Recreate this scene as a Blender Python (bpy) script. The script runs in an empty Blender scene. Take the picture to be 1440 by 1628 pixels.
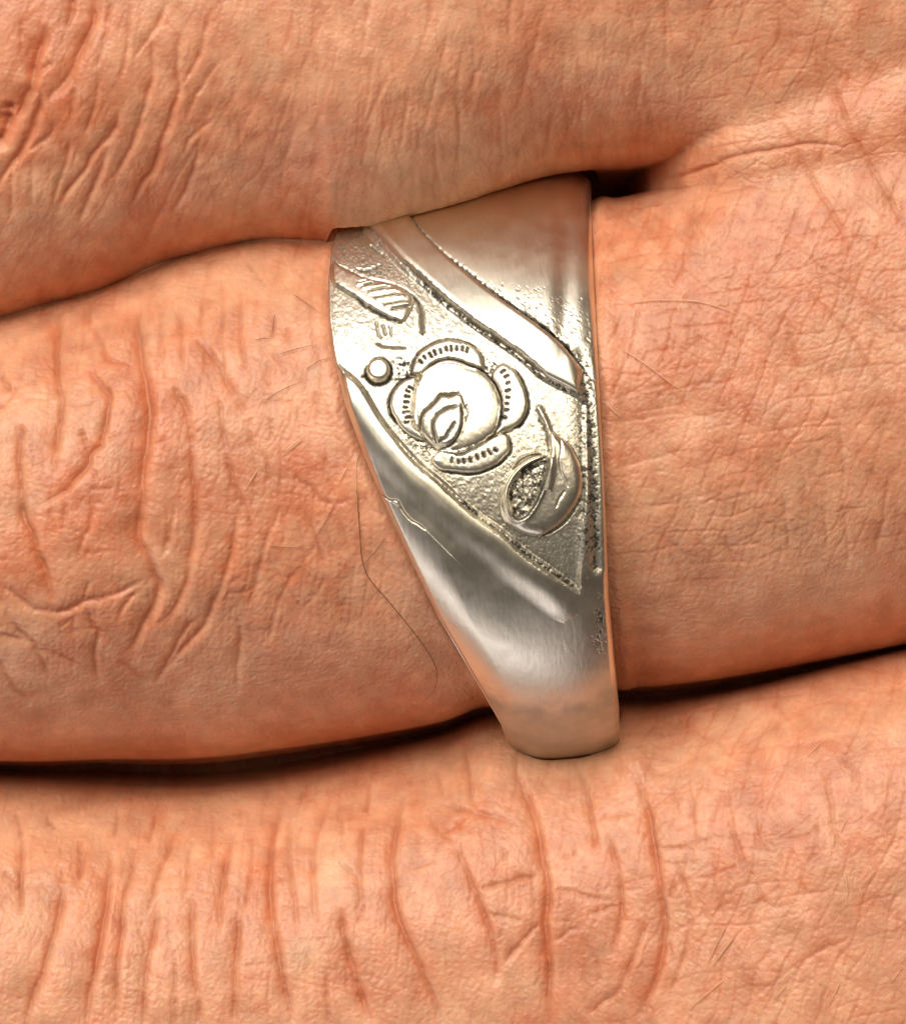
import bpy, math
import numpy as np
from mathutils import Vector

# ------------------------------------------------------------------ units
# Layout is drawn in "u" (1/1440 of a 33 mm wide patch of the hand); x right, y down, z towards the viewer.
S = 0.033 / 1440.0
ZOFF = 520.0
def wx(x): return (x - 720.0) * S
def wy(y): return (814.0 - y) * S
def wz(z): return (z + ZOFF) * S
rng = np.random.RandomState(7)

# ------------------------------------------------------------------ camera, world, lamps, exposure
scene = bpy.context.scene
D = 0.30
cam_d = bpy.data.cameras.new("camera")
cam_d.sensor_width = 36.0
cam_d.sensor_fit = 'HORIZONTAL'
cam_d.lens = 36.0 * D / (1440.0 * S)
cam_d.clip_start = 0.005
cam_d.clip_end = 50.0
cam = bpy.data.objects.new("camera", cam_d)
scene.collection.objects.link(cam)
cam.location = (0, 0, wz(300.0) + D)
scene.camera = cam

world = bpy.data.worlds.new("World")
scene.world = world
world.use_nodes = True
bg = world.node_tree.nodes["Background"]
bg.inputs["Color"].default_value = (1.0, 0.84, 0.72, 1)
bg.inputs["Strength"].default_value = 0.06

def area_lamp(name, direction, dist, sx, sy, power, color):
    d = bpy.data.lights.new(name, 'AREA')
    d.shape = 'RECTANGLE'; d.size = sx; d.size_y = sy
    d.energy = power; d.color = color
    o = bpy.data.objects.new(name, d)
    scene.collection.objects.link(o)
    v = Vector(direction).normalized()
    c = Vector((0, 0, wz(200)))
    o.location = c + v * dist
    o.rotation_euler = (-v).to_track_quat('-Z', 'Y').to_euler()
    return o
area_lamp("window_light", (-0.30, 0.62, 0.80), 0.8, 0.72, 0.44, 6.8, (1.0, 0.98, 0.96))
area_lamp("added_warm_light", (0.02, 0.44, 1.0), 1.3, 1.6, 0.66, 9.6, (1.0, 0.89, 0.70))  # added overhead lamp: golden reflection on the ring, extra light on the skin
area_lamp("low_window_light", (-0.55, -1.0, 0.30), 1.0, 1.6, 0.2, 2.8, (0.98, 0.94, 1.0))

scene.view_settings.view_transform = 'Standard'
scene.view_settings.look = 'None'
scene.view_settings.exposure = -0.02
scene.view_settings.gamma = 1.0
scene.render.engine = 'CYCLES'

# ------------------------------------------------------------------ numeric helpers
TAB = rng.rand(512, 512)
def vnoise(X, Y, seed=0):
    X = X + seed * 37.31; Y = Y + seed * 91.17
    xi = np.floor(X).astype(np.int64); yi = np.floor(Y).astype(np.int64)
    fx = X - xi; fy = Y - yi
    fx = fx * fx * fx * (fx * (fx * 6 - 15) + 10); fy = fy * fy * fy * (fy * (fy * 6 - 15) + 10)
    a = TAB[yi & 511, xi & 511]; b = TAB[yi & 511, (xi + 1) & 511]
    c = TAB[(yi + 1) & 511, xi & 511]; d = TAB[(yi + 1) & 511, (xi + 1) & 511]
    return (a + (b - a) * fx) * (1 - fy) + (c + (d - c) * fx) * fy - 0.5
def fbm(X, Y, seed=0, octv=4):
    s = 0; a = 1.0
    for i in range(octv):
        s = s + a * vnoise(X * 2 ** i, Y * 2 ** i, seed + i * 3); a *= 0.5
    return s
JT = rng.rand(256, 256, 2)
def vor_edge(X, Y, jitter=0.85, seed=0):
    """distance between nearest and second nearest jittered cell centres"""
    xi = np.floor(X).astype(np.int64); yi = np.floor(Y).astype(np.int64)
    f1 = np.full(X.shape, 9.0); f2 = np.full(X.shape, 9.0)
    for dy in (-1, 0, 1):
        for dx in (-1, 0, 1):
            j = JT[(yi + dy + seed * 53) & 255, (xi + dx + seed * 29) & 255]
            d = np.hypot(xi + dx + 0.5 + (j[..., 0] - 0.5) * jitter * 1.2 - X,
                         yi + dy + 0.5 + (j[..., 1] - 0.5) * jitter * 1.2 - Y)
            m = d < f1
            f2 = np.where(m, f1, np.minimum(f2, d)); f1 = np.where(m, d, f1)
    return f2 - f1
def sstep(a, b, x):
    t = np.clip((x - a) / (b - a), 0, 1); return t * t * (3 - 2 * t)
def lerp_tab(tab, x):
    a = np.array(tab, float); return np.interp(x, a[:, 0], a[:, 1])
_tabs = {}
def smooth_tab(tab, x):
    """monotone-free Catmull-Rom through a table of (x, value)"""
    if id(tab) not in _tabs: _tabs[id(tab)] = spline([(float(a), float(b)) for a, b in tab], 10)
    p = _tabs[id(tab)]
    return np.interp(x, p[:, 0], p[:, 1])
def spline(pts, n=6, closed=False):
    P = np.array(pts, float)
    if len(P) < 3: 
        t = np.linspace(0, 1, n + 1)[:, None]; return P[0] * (1 - t) + P[-1] * t
    if closed: Q = np.vstack([P[-1], P, P[0], P[1]])
    else: Q = np.vstack([2 * P[0] - P[1], P, 2 * P[-1] - P[-2]])
    out = []
    for i in range(1, len(Q) - 2):
        p0, p1, p2, p3 = Q[i - 1], Q[i], Q[i + 1], Q[i + 2]
        for k in range(n):
            t = k / n
            out.append(0.5 * ((2 * p1) + (-p0 + p2) * t + (2 * p0 - 5 * p1 + 4 * p2 - p3) * t * t + (-p0 + 3 * p1 - 3 * p2 + p3) * t ** 3))
    if not closed: out.append(Q[-2])
    return np.array(out)
def zoom(ox, oy, k, pts): return [(ox + a * k, oy + b * k) for a, b in pts]

class Map:
    """a height map over a patch of the drawing plane"""
    def __init__(s, x0, y0, x1, y1, st):
        s.x0, s.y0, s.st = x0, y0, st
        s.nx = int((x1 - x0) / st) + 1; s.ny = int((y1 - y0) / st) + 1
        s.X, s.Y = np.meshgrid(x0 + np.arange(s.nx) * st, y0 + np.arange(s.ny) * st)
        s.X = s.X.astype(np.float32); s.Y = s.Y.astype(np.float32)
    def box(s, P, m):
        a = max(0, int((P[:, 0].min() - m - s.x0) / s.st)); b = min(s.nx, int((P[:, 0].max() + m - s.x0) / s.st) + 2)
        c = max(0, int((P[:, 1].min() - m - s.y0) / s.st)); d = min(s.ny, int((P[:, 1].max() + m - s.y0) / s.st) + 2)
        return (slice(c, max(c, d)), slice(a, max(a, b)))
    def sample(s, A, x, y):
        fx = np.clip((x - s.x0) / s.st, 0, s.nx - 1.001); fy = np.clip((y - s.y0) / s.st, 0, s.ny - 1.001)
        i = fx.astype(int); j = fy.astype(int); u = fx - i; v = fy - j
        return (A[j, i] * (1 - u) + A[j, i + 1] * u) * (1 - v) + (A[j + 1, i] * (1 - u) + A[j + 1, i + 1] * u) * v
def poly_dist(X, Y, P):
    """distance, side (+ = right of travel on screen), param 0..1 along the polyline"""
    seg = np.hypot(*(P[1:] - P[:-1]).T); L = np.concatenate([[0], np.cumsum(seg)]); T = max(L[-1], 1e-6)
    best = np.full(X.shape, 1e9, np.float32); side = np.zeros(X.shape, np.float32); par = np.zeros(X.shape, np.float32)
    for i in range(len(P) - 1):
        dx, dy = P[i + 1] - P[i]; l2 = dx * dx + dy * dy + 1e-9
        t = np.clip(((X - P[i, 0]) * dx + (Y - P[i, 1]) * dy) / l2, 0, 1)
        ex = X - P[i, 0] - t * dx; ey = Y - P[i, 1] - t * dy
        d = ex * ex + ey * ey; m = d < best
        best = np.where(m, d, best); side = np.where(m, np.sign(dx * ey - dy * ex), side)
        par = np.where(m, (L[i] + t * seg[i]) / T, par)
    return np.sqrt(best), side, par
def inside(X, Y, P):
    r = np.zeros(X.shape, bool); n = len(P)
    for i in range(n):
        x1, y1 = P[i]; x2, y2 = P[(i + 1) % n]
        if y1 == y2: continue
        c = (y1 > Y) != (y2 > Y)
        r ^= c & (X < (x2 - x1) * (Y - y1) / (y2 - y1) + x1)
    return r

# ------------------------------------------------------------------ mesh / material helpers
def make_mesh(name, V, F, mats=(), attrs=None, normals=None):
    me = bpy.data.meshes.new(name)
    F = np.asarray(F, np.int32); V = np.asarray(V, np.float32)
    me.vertices.add(len(V)); me.vertices.foreach_set("co", V.ravel())
    me.loops.add(F.size); me.loops.foreach_set("vertex_index", F.ravel())
    me.polygons.add(len(F)); me.polygons.foreach_set("loop_start", np.arange(0, F.size, F.shape[1], dtype=np.int32))
    me.polygons.foreach_set("loop_total", np.full(len(F), F.shape[1], np.int32))
    me.polygons.foreach_set("use_smooth", np.ones(len(F), bool))
    me.update(calc_edges=True); me.validate()
    for k, a in (attrs or {}).items():
        if a.ndim == 1:
            t = me.attributes.new(k, 'FLOAT', 'POINT'); t.data.foreach_set("value", a.astype(np.float32))
        else:
            t = me.attributes.new(k, 'FLOAT_COLOR', 'POINT')
            t.data.foreach_set("color", np.concatenate([a, np.ones((len(a), 1))], 1).astype(np.float32).ravel())
    if normals is not None:
        me.normals_split_custom_set_from_vertices(normals.astype(np.float32))
    for m in mats: me.materials.append(m)
    return me
def link(name, data, parent=None):
    o = bpy.data.objects.new(name, data); scene.collection.objects.link(o)
    if parent is not None:
        o.parent = parent
        o.matrix_parent_inverse = parent.matrix_world.inverted() if data is not None else o.matrix_parent_inverse
    return o
def nodes_of(name):
    m = bpy.data.materials.new(name); m.use_nodes = True
    nt = m.node_tree; b = nt.nodes["Principled BSDF"]
    return m, nt, b

def skin_material():
    m, nt, b = nodes_of("skin"); N = nt.nodes; L = nt.links
    tc = N.new("ShaderNodeTexCoord")
    at = N.new("ShaderNodeAttribute"); at.attribute_name = "tone"
    n1 = N.new("ShaderNodeTexNoise"); n1.inputs["Scale"].default_value = 900; n1.inputs["Detail"].default_value = 6
    L.new(tc.outputs["Object"], n1.inputs["Vector"])
    mp = N.new("ShaderNodeMapRange"); mp.inputs["From Min"].default_value = 0.3; mp.inputs["From Max"].default_value = 0.7
    mp.inputs["To Min"].default_value = 0.88; mp.inputs["To Max"].default_value = 1.12
    L.new(n1.outputs["Fac"], mp.inputs["Value"])
    mul = N.new("ShaderNodeVectorMath"); mul.operation = 'SCALE'
    L.new(at.outputs["Color"], mul.inputs[0]); L.new(mp.outputs["Result"], mul.inputs["Scale"])
    L.new(mul.outputs[0], b.inputs["Base Color"])
    b.inputs["Roughness"].default_value = 0.38
    b.inputs["IOR"].default_value = 1.42
    b.inputs["Subsurface Weight"].default_value = 0.6
    b.inputs["Subsurface Radius"].default_value = (1.0, 0.34, 0.16)
    b.inputs["Subsurface Scale"].default_value = 0.00055
    n2 = N.new("ShaderNodeTexNoise"); n2.inputs["Scale"].default_value = 9000; n2.inputs["Detail"].default_value = 4
    L.new(tc.outputs["Object"], n2.inputs["Vector"])
    n3 = N.new("ShaderNodeTexVoronoi"); n3.inputs["Scale"].default_value = 4200; n3.feature = 'DISTANCE_TO_EDGE'
    L.new(tc.outputs["Object"], n3.inputs["Vector"])
    ad = N.new("ShaderNodeMath"); ad.operation = 'MULTIPLY_ADD'; ad.inputs[1].default_value = 0.7
    L.new(n3.outputs["Distance"], ad.inputs[0]); L.new(n2.outputs["Fac"], ad.inputs[2])
    bp = N.new("ShaderNodeBump"); bp.inputs["Strength"].default_value = 0.65; bp.inputs["Distance"].default_value = 0.00004
    L.new(ad.outputs[0], bp.inputs["Height"]); L.new(bp.outputs["Normal"], b.inputs["Normal"])
    return m

def silver_material():
    m, nt, b = nodes_of("worn_silver"); N = nt.nodes; L = nt.links
    tc = N.new("ShaderNodeTexCoord")
    at = N.new("ShaderNodeAttribute"); at.attribute_name = "patina_reflection"
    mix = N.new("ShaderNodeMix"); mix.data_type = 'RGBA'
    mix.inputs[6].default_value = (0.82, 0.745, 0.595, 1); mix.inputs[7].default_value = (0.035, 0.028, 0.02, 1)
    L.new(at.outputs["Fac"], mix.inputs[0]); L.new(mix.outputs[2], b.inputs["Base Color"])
    b.inputs["Metallic"].default_value = 1.0
    mpg = N.new("ShaderNodeMapping"); mpg.inputs["Scale"].default_value = (1.0, 0.18, 0.5)
    L.new(tc.outputs["Object"], mpg.inputs["Vector"])
    n1 = N.new("ShaderNodeTexNoise"); n1.inputs["Scale"].default_value = 6500; n1.inputs["Detail"].default_value = 5
    L.new(mpg.outputs[0], n1.inputs["Vector"])
    n2 = N.new("ShaderNodeTexNoise"); n2.inputs["Scale"].default_value = 1400; n2.inputs["Detail"].default_value = 4
    L.new(tc.outputs["Object"], n2.inputs["Vector"])
    r = N.new("ShaderNodeMapRange"); r.inputs["From Min"].default_value = 0.3; r.inputs["From Max"].default_value = 0.7
    r.inputs["To Min"].default_value = 0.34; r.inputs["To Max"].default_value = 0.41
    L.new(n2.outputs["Fac"], r.inputs["Value"])
    ra = N.new("ShaderNodeMath"); ra.operation = 'MULTIPLY_ADD'; ra.inputs[1].default_value = 0.35; ra.use_clamp = True
    L.new(at.outputs["Fac"], ra.inputs[0]); L.new(r.outputs["Result"], ra.inputs[2]); L.new(ra.outputs[0], b.inputs["Roughness"])
    bp = N.new("ShaderNodeBump"); bp.inputs["Strength"].default_value = 0.32; bp.inputs["Distance"].default_value = 0.00003
    L.new(n1.outputs["Fac"], bp.inputs["Height"]); L.new(bp.outputs["Normal"], b.inputs["Normal"])
    return m

def hair_material(name, col):
    m, nt, b = nodes_of(name); N = nt.nodes
    n1 = N.new("ShaderNodeTexNoise"); n1.inputs["Scale"].default_value = 2500
    mx = N.new("ShaderNodeMix"); mx.data_type = 'RGBA'
    mx.inputs[6].default_value = (*col, 1); mx.inputs[7].default_value = (*[c * 1.5 for c in col], 1)
    nt.links.new(n1.outputs["Fac"], mx.inputs[0]); nt.links.new(mx.outputs[2], b.inputs["Base Color"])
    b.inputs["Roughness"].default_value = 0.4
    return m

# ------------------------------------------------------------------ finger outlines (layout units)
TOP_R = [(-1300, 600), (-500, 552), (-200, 522), (0, 470), (60, 452), (150, 427), (250, 384), (304, 368), (358, 354), (420, 343), (530, 338), (740, 332), (950, 309), (1050, 289), (1150, 263), (1230, 242), (1440, 190), (1900, 90), (2700, 0)]
BOT_M = [(-1300, 640), (-500, 592), (-200, 562), (0, 510), (60, 492), (150, 467), (250, 423), (304, 407), (358, 393), (420, 384), (500, 392), (530, 402), (600, 394), (700, 352), (850, 283), (940, 263), (1000, 260), (1060, 252), (1150, 236), (1230, 222), (1440, 176), (1900, 80), (2700, -10)]
TOP_L = [(-1300, 1240), (-400, 1225), (0, 1246), (150, 1256), (300, 1259), (420, 1246), (560, 1215), (700, 1176), (770, 1148), (880, 1134), (1000, 1130), (1060, 1126), (1200, 1100), (1440, 1040), (1900, 940), (2700, 800)]
BOT_R = [(a, b - float(np.interp(a, [-300, 0, 200, 420, 600, 740, 1000, 1200, 1440, 1900], [14, 26, 44, 44, 30, 16, 32, 22, 8, 0]))) for a, b in TOP_L]
WID_M = [(-1300, 760), (0, 800), (700, 800), (1440, 860), (2700, 1000)]
WID_L = [(-1300, 700), (0, 760), (700, 790), (1440, 860), (2700, 1000)]
WEB_M = [(-1300, 40), (430, 40), (520, 0), (545, -300), (940, -300), (975, -200), (1010, -60), (1040, 100), (1090, 230), (1150, 290), (1250, 318), (1440, 350), (2700, 400)]
WEB_L = [(-1300, -400), (1440, -330), (1700, -60), (2100, 240), (2700, 330)]

def ell(y, c, a, zc, b, p):
    t = np.abs(y - c) / a
    up = np.maximum(1 - t ** p, 0) ** (1 / p); dn = np.maximum(t ** p - 1, 0) ** (1 / p)
    return zc + b * (up - dn)
def base_height(x, y):
    """x scalar (or array like y), y array -> z of the skin"""
    tr, bm, tl, br = (smooth_tab(t, x) for t in (TOP_R, BOT_M, TOP_L, BOT_R))
    wm, wl = lerp_tab(WID_M, x), lerp_tab(WID_L, x)
    bend = -np.maximum(0, -x - 150) ** 2 / 1900.0
    fl = sstep(850, 1350, x)
    zr = ell(y, (tr + br) / 2, (br - tr) / 2, 0, 428 + 10 * np.exp(-((x - 120) / 160) ** 2), np.where(y > (tr + br) / 2, 1.9, 2.25 + 1.1 * fl))
    zm = ell(y, bm - wm / 2, wm / 2, 105 - 80 * fl, 400, 2.15 + 0.9 * fl)
    zl = ell(y, tl + wl / 2, wl / 2, -130 + 60 * fl, 400, 2.3 + 0.5 * fl)
    ym = (tr + bm) / 2; yl = (tl + br) / 2
    web1 = lerp_tab(WEB_M, x); web2 = lerp_tab(WEB_L, x)
    fm = np.where(y < (tr + br) / 2, web1 - ((y - ym) / 170) ** 2 * 200, np.minimum(web2 + np.where(y < tl - 3, 12.0, 30.0) * np.abs(y - (tl - 3)) * np.clip((1500 - x) / 200, 0, 1), np.maximum(web2, -390)))
    k = 4 + 70 * sstep(1050, 1350, x)
    def smax(a, b, k):
        h = np.clip(0.5 + 0.5 * (a - b) / k, 0, 1); return b + (a - b) * h + k * h * (1 - h)
    z = smax(zm, smax(zr, zl, 4.0), k)
    z = smax(z, fm, 6 + 40 * sstep(980, 1250, x))
    z = np.maximum(z, np.clip(fm, -420, -300))
    m = sstep(1020, 1200, x) * np.exp(-((y - ym) / 210) ** 2)
    z = z * (1 - m) + m * (0.35 * z + 0.65 * 412.0) if np.isscalar(x) and x > 1020 else z
    fid = np.where(y < ym, 0, np.where(y < yl, 1, 2))
    return z + bend, fid

# ------------------------------------------------------------------ ring frame
AX = np.array([math.cos(0.049), -math.sin(0.049)]); BX = np.array([math.sin(0.049), math.cos(0.049)])
RC = np.array([962.0, 738.0]); RR = 489.0; TH = 36.0
LEFT = np.array([(545, 300), (536, 350), (527, 385), (523, 430), (525, 500), (534, 560), (552, 640), (580, 720), (604, 780), (625, 830), (660, 910), (700, 1000), (740, 1075), (770, 1130), (800, 1188), (812, 1225)], float)
RIGHT = np.array([(941, 255), (938, 300), (940, 400), (946, 560), (954, 720), (960, 850), (965, 960), (975, 1060), (985, 1150), (990, 1225)], float)
def rel(P): d = P - RC; return d @ AX, d @ BX
lw, lq = rel(LEFT); rw, rq = rel(RIGHT)
def ring_edges(phi):
    q = RR * np.sin(phi)
    l = np.interp(q, lq, lw); r = np.interp(q, rq, rw)
    back = np.cos(phi) < 0
    tb = (np.mod(phi - math.pi / 2, 2 * math.pi)) / math.pi          # 0 at bottom side, 1 at top side
    lb = np.interp(tb, [0, 0.5, 1], [lw[-1], -170, lw[0]]); rb = np.interp(tb, [0, 0.5, 1], [rw[-1], 0, rw[0]])
    return np.where(back, lb, l), np.where(back, rb, r)

# ------------------------------------------------------------------ creases of the skin, traced as polylines
HM = Map(-80, -80, 1520, 1710, 1.25)
X, Y = HM.X, HM.Y
acc = np.zeros(X.shape, np.float32); rim = np.zeros(X.shape, np.float32); line = np.zeros(X.shape, np.float32)
CD = 0.8
def crease(pts, depth, wl=None, wr=None, branch=True):
    """fold: long slope on its left, steep lip on its right (points run downwards)"""
    P = spline(pts, 4)
    if P[-1, 1] < P[0, 1]: P = P[::-1]
    if wl is None: wl = 4.0 + depth * 0.75
    if wr is None: wr = 3.0 + depth * 0.30
    P = P + np.stack([vnoise(P[:, 1] / 9, P[:, 0] / 9, 5), vnoise(P[:, 0] / 9, P[:, 1] / 9, 8)], 1) * 3.0
    if depth >= 5 and branch:
        L = float(np.hypot(*(P[1:] - P[:-1]).T).sum())
        for k in range(int(L / 45)):
            i = rng.randint(1, len(P) - 1); tv = P[i + 1 if i + 1 < len(P) else i] - P[i - 1]; tv = tv / (np.linalg.norm(tv) + 1e-6)
            sg = rng.choice([-1, 1]); ang = rng.uniform(0.7, 1.5); l = rng.uniform(10, 38)
            v = np.array([tv[0] * math.cos(ang) - sg * tv[1] * math.sin(ang), tv[1] * math.cos(ang) + sg * tv[0] * math.sin(ang)]) * rng.choice([-1, 1])
            crease([P[i], P[i] + v * l * 0.5 + rng.randn(2) * 2.5, P[i] + v * l], rng.uniform(0.9, 2.2), branch=False)
    bx = HM.box(P, wl * 4 + 6); x, y = X[bx], Y[bx]
    if x.size == 0: return
    d, sd, t = poly_dist(x, y, P)
    left = sd > 0
    end = np.clip(np.minimum(t, 1 - t) * 5.0, 0, 1) ** 0.7 * (0.78 + 0.6 * vnoise(t * 9, t * 0 + P[0, 0], 3) + 0.22)
    d = np.maximum(np.sqrt(d * d + 1.21) - 1.1, 0); core = np.exp(-(d / (2.2 + 0.10 * depth)) ** 1.5)
    wa = wl * (1.0 + 0.25 * (depth > 8)); wb = max(3.2, wl * 0.42)
    c = depth * (0.62 + 0.38 * min(1.0, depth / 11.0)) * end * (0.72 * np.where(left, np.exp(-(d / wa) ** 1.25), np.exp(-(d / wb) ** 1.4)) + 0.28 * core) * CD
    line[bx] = np.maximum(line[bx], np.clip(depth / 14.0, 0.05, 1) * end * (0.55 * np.where(left, np.exp(-(d / (wa * 0.7)) ** 1.4), np.exp(-(d / (wb * 0.35)) ** 2)) + 0.45 * np.where(left, core, core ** 3)))
    acc[bx] += np.maximum(c, 0) ** 3
    rim[bx] += np.where(left, 0, 0.0 * depth * end * np.exp(-((d - 2.6 * wr) / (1.8 * wr)) ** 2))
def creases(o, items, sc=1.0):
    for it in items: crease(zoom(o[0], o[1], o[2], it[0]), it[1] * sc, *it[2:])

ZA = (0, 460, 0.2089); ZB = (0, 780, 0.2222); ZC = (250, 380, 0.2153); ZD = (250, 700, 0.3125)
ZE = (0, 1240, 0.25); ZF = (320, 1180, 0.2778); ZG = (640, 1180, 0.3056); ZH = (720, 1068, 0.5); ZI = (0, 0, 0.25); ZJ = (900, 440, 0.4054)
creases(ZA, [
 ([(440,140),(430,350),(430,500),(440,600),(470,750),(490,860),(480,980),(460,1100),(445,1250),(440,1400)], 15, 20, 5),
 ([(1020,90),(1035,250),(1065,400),(1080,540),(1120,680),(1135,820),(1160,920),(1150,1050),(1140,1200),(1110,1350),(1110,1500),(1120,1640),(1080,1760)], 19, 20, 5),
 ([(0,620),(60,720),(120,780)], 9), ([(160,690),(120,790),(50,870),(0,930)], 7),
 ([(195,1020),(180,1150),(170,1280),(185,1450),(200,1640)], 15, 18, 5),
 ([(700,280),(760,380),(820,510),(920,540),(1020,570),(1100,600)], 8),
 ([(690,580),(740,670),(800,740),(860,810),(840,940),(810,1080),(790,1180),(720,1250),(700,1340),(620,1430),(540,1530),(380,1610),(300,1680)], 12, 10, 4),
 ([(860,800),(960,775),(1060,760)], 4), ([(840,970),(1060,950)], 4), ([(800,1180),(920,1120),(1060,1090)], 4),
 ([(640,1060),(680,1160),(710,1250)], 8), ([(440,850),(560,880),(700,870),(800,800)], 4), ([(180,820),(300,825),(440,830)], 5),
 ([(480,690),(640,650)], 3), ([(470,1130),(620,1120)], 3), ([(460,440),(720,390)], 3), ([(200,600),(160,700)], 4), ([(200,720),(400,690)], 3),
 ([(1320,750),(1400,830),(1436,880)], 5), ([(1170,920),(1360,930)], 4), ([(1160,1190),(1300,1160)], 3), ([(1130,690),(1300,720)], 3),
 ([(700,1350),(780,1430)], 5), ([(700,1540),(980,1500)], 3), ([(220,1210),(400,1140)], 3), ([(680,60),(670,250),(720,330)], 4), ([(1240,430),(1290,700)], 4)])
creases(ZB, [
 ([(1060,-40),(1040,60),(1030,150),(1020,300),(1040,400),(1100,500),(1130,600),(1160,680),(1130,820),(1050,960),(980,1080),(940,1150)], 17, 16, 5),
 ([(1110,560),(1020,660),(900,720),(740,775),(640,790),(560,830),(480,865),(380,860),(260,840),(160,760),(80,700),(0,690)], 8, 11),
 ([(170,-40),(200,180),(270,320),(290,430),(350,560),(380,680),(410,800)], 16, 14, 5),
 ([(660,640),(630,740),(620,790)], 6), ([(680,20),(700,110),(680,220),(630,340),(590,440),(580,500)], 5), ([(760,70),(700,110)], 4),
 ([(500,20),(500,130),(490,290)], 4), ([(390,130),(420,250),(420,330)], 3), ([(590,430),(700,440),(900,420)], 3),
 ([(60,860),(130,960),(200,1040),(270,1110),(320,1230),(370,1370)], 7), ([(0,1020),(120,1050),(210,1070)], 6),
 ([(640,830),(680,950),(720,1020),(690,1150),(690,1280),(720,1400)], 7), ([(1050,690),(960,760),(900,840),(860,920)], 7), ([(860,910),(960,900)], 3), ([(740,780),(860,800)], 4),
 ([(1170,660),(1220,760)], 5), ([(1410,480),(1370,600),(1330,740),(1240,880),(1130,960)], 7), ([(1440,900),(1340,1000),(1250,1150),(1180,1290),(1110,1390)], 7),
 ([(0,1180),(80,1370),(170,1470),(230,1520)], 7), ([(280,1110),(450,1180),(600,1270)], 4), ([(1270,160),(1240,300),(1210,420),(1160,490)], 6),
 ([(1400,0),(1420,230),(1390,420),(1330,620)], 9), ([(840,1210),(960,1300),(1060,1390)], 4), ([(550,880),(540,980),(590,1010)], 4), ([(440,980),(560,900)], 4),
 ([(100,480),(0,500)], 4), ([(640,300),(560,280)], 3), ([(850,650),(860,740)], 3)])
creases(ZC, [
 ([(300,740),(390,830),(480,950),(540,1080),(600,1200),(690,1310)], 10, 18, 8), ([(160,500),(190,640),(190,820),(210,980)], 5), ([(330,400),(325,560),(335,700)], 5),
 ([(470,330),(490,480),(490,620),(480,800),(510,980),(600,1150)], 5), ([(620,340),(615,560),(630,740),(660,900),(700,1000)], 6),
 ([(740,420),(735,640)], 4), ([(870,560),(855,740)], 4), ([(640,150),(720,220),(800,340)], 5), ([(120,1100),(220,1230),(260,1400),(280,1579)], 10, 14, 5),
 ([(470,1130),(490,1300),(510,1450),(530,1579)], 7), ([(690,1310),(700,1450),(720,1579)], 6), ([(840,900),(830,1050),(850,1120)], 4), ([(900,850),(960,1020)], 4),
 ([(980,650),(970,760)], 4), ([(0,1270),(80,1275),(250,1240)], 3), ([(480,1300),(660,1300)], 4), ([(60,400),(40,620),(40,900),(70,1020)], 4), ([(990,180),(1060,260),(1110,320)], 3),
 ([(1180,1060),(1180,1260),(1200,1400)], 3), ([(1050,1230),(1060,1420)], 3), ([(760,1240),(900,1200),(1180,1220)], 3), ([(860,1330),(850,1500)], 4)])
creases(ZD, [
 ([(190,0),(190,150),(210,350),(200,480),(180,640),(130,800),(40,960)], 11, 14, 5), ([(350,40),(400,200),(440,300),(480,400),(500,500)], 7),
 ([(440,300),(410,420),(390,560),(350,700),(290,850),(240,960),(140,1060),(30,1190)], 9), ([(110,320),(80,470),(30,600)], 6),
 ([(640,340),(600,430),(560,520),(520,680),(470,850)], 6), ([(650,350),(650,560)], 4), ([(700,180),(780,240),(850,310),(920,320)], 6), ([(740,330),(800,460),(870,680)], 5),
 ([(410,900),(430,1000),(410,1150),(405,1290)], 6), ([(740,630),(640,780),(600,900),(560,1040)], 5), ([(550,700),(480,760),(360,780)], 4), ([(820,530),(740,630)], 4),
 ([(1060,250),(1080,330),(1170,390)], 4), ([(930,900),(990,950)], 3), ([(530,30),(570,130),(580,240)], 4), ([(860,60),(870,180),(910,300)], 4), ([(940,400),(980,560),(1000,620)], 3),
 ([(280,690),(330,720),(440,700)], 3), ([(560,560),(640,700),(770,900)], 3), ([(870,690),(800,800),(720,860)], 3), ([(1000,300),(900,330)], 3)])
creases(ZE, [
 ([(60,240),(110,370),(120,520),(120,680),(135,880)], 10, 9, 4), ([(390,680),(370,820),(340,960),(300,1100),(260,1240),(210,1360),(170,1500),(150,1600)], 15, 20, 6),
 ([(690,470),(680,620),(670,760),(640,940),(620,1080),(590,1250),(560,1400),(550,1600)], 16, 16, 5), ([(490,400),(500,560),(490,680)], 8), ([(250,260),(340,330)], 7),
 ([(850,430),(820,620),(780,750),(770,900),(750,1100),(740,1300),(735,1600)], 10), ([(1080,350),(1050,480),(1000,600),(960,750),(920,880)], 8),
 ([(1000,750),(980,950),(950,1100),(920,1300),(910,1600)], 10, 10, 4), ([(1200,400),(1180,600),(1150,780)], 7), ([(1210,720),(1215,880),(1215,1050),(1230,1250),(1260,1400),(1290,1600)], 10),
 ([(1430,480),(1400,650),(1390,850),(1390,1000)], 9), ([(1110,1080),(1110,1300),(1120,1600)], 6), ([(900,900),(880,1000)], 4), ([(0,590),(60,640),(110,660)], 7), ([(130,680),(330,690)], 4),
 ([(730,240),(700,400)], 5), ([(960,250),(930,420)], 5), ([(1340,260),(1330,520)], 4), ([(730,950),(660,1060)], 4), ([(380,560),(380,680)], 5)])
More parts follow.
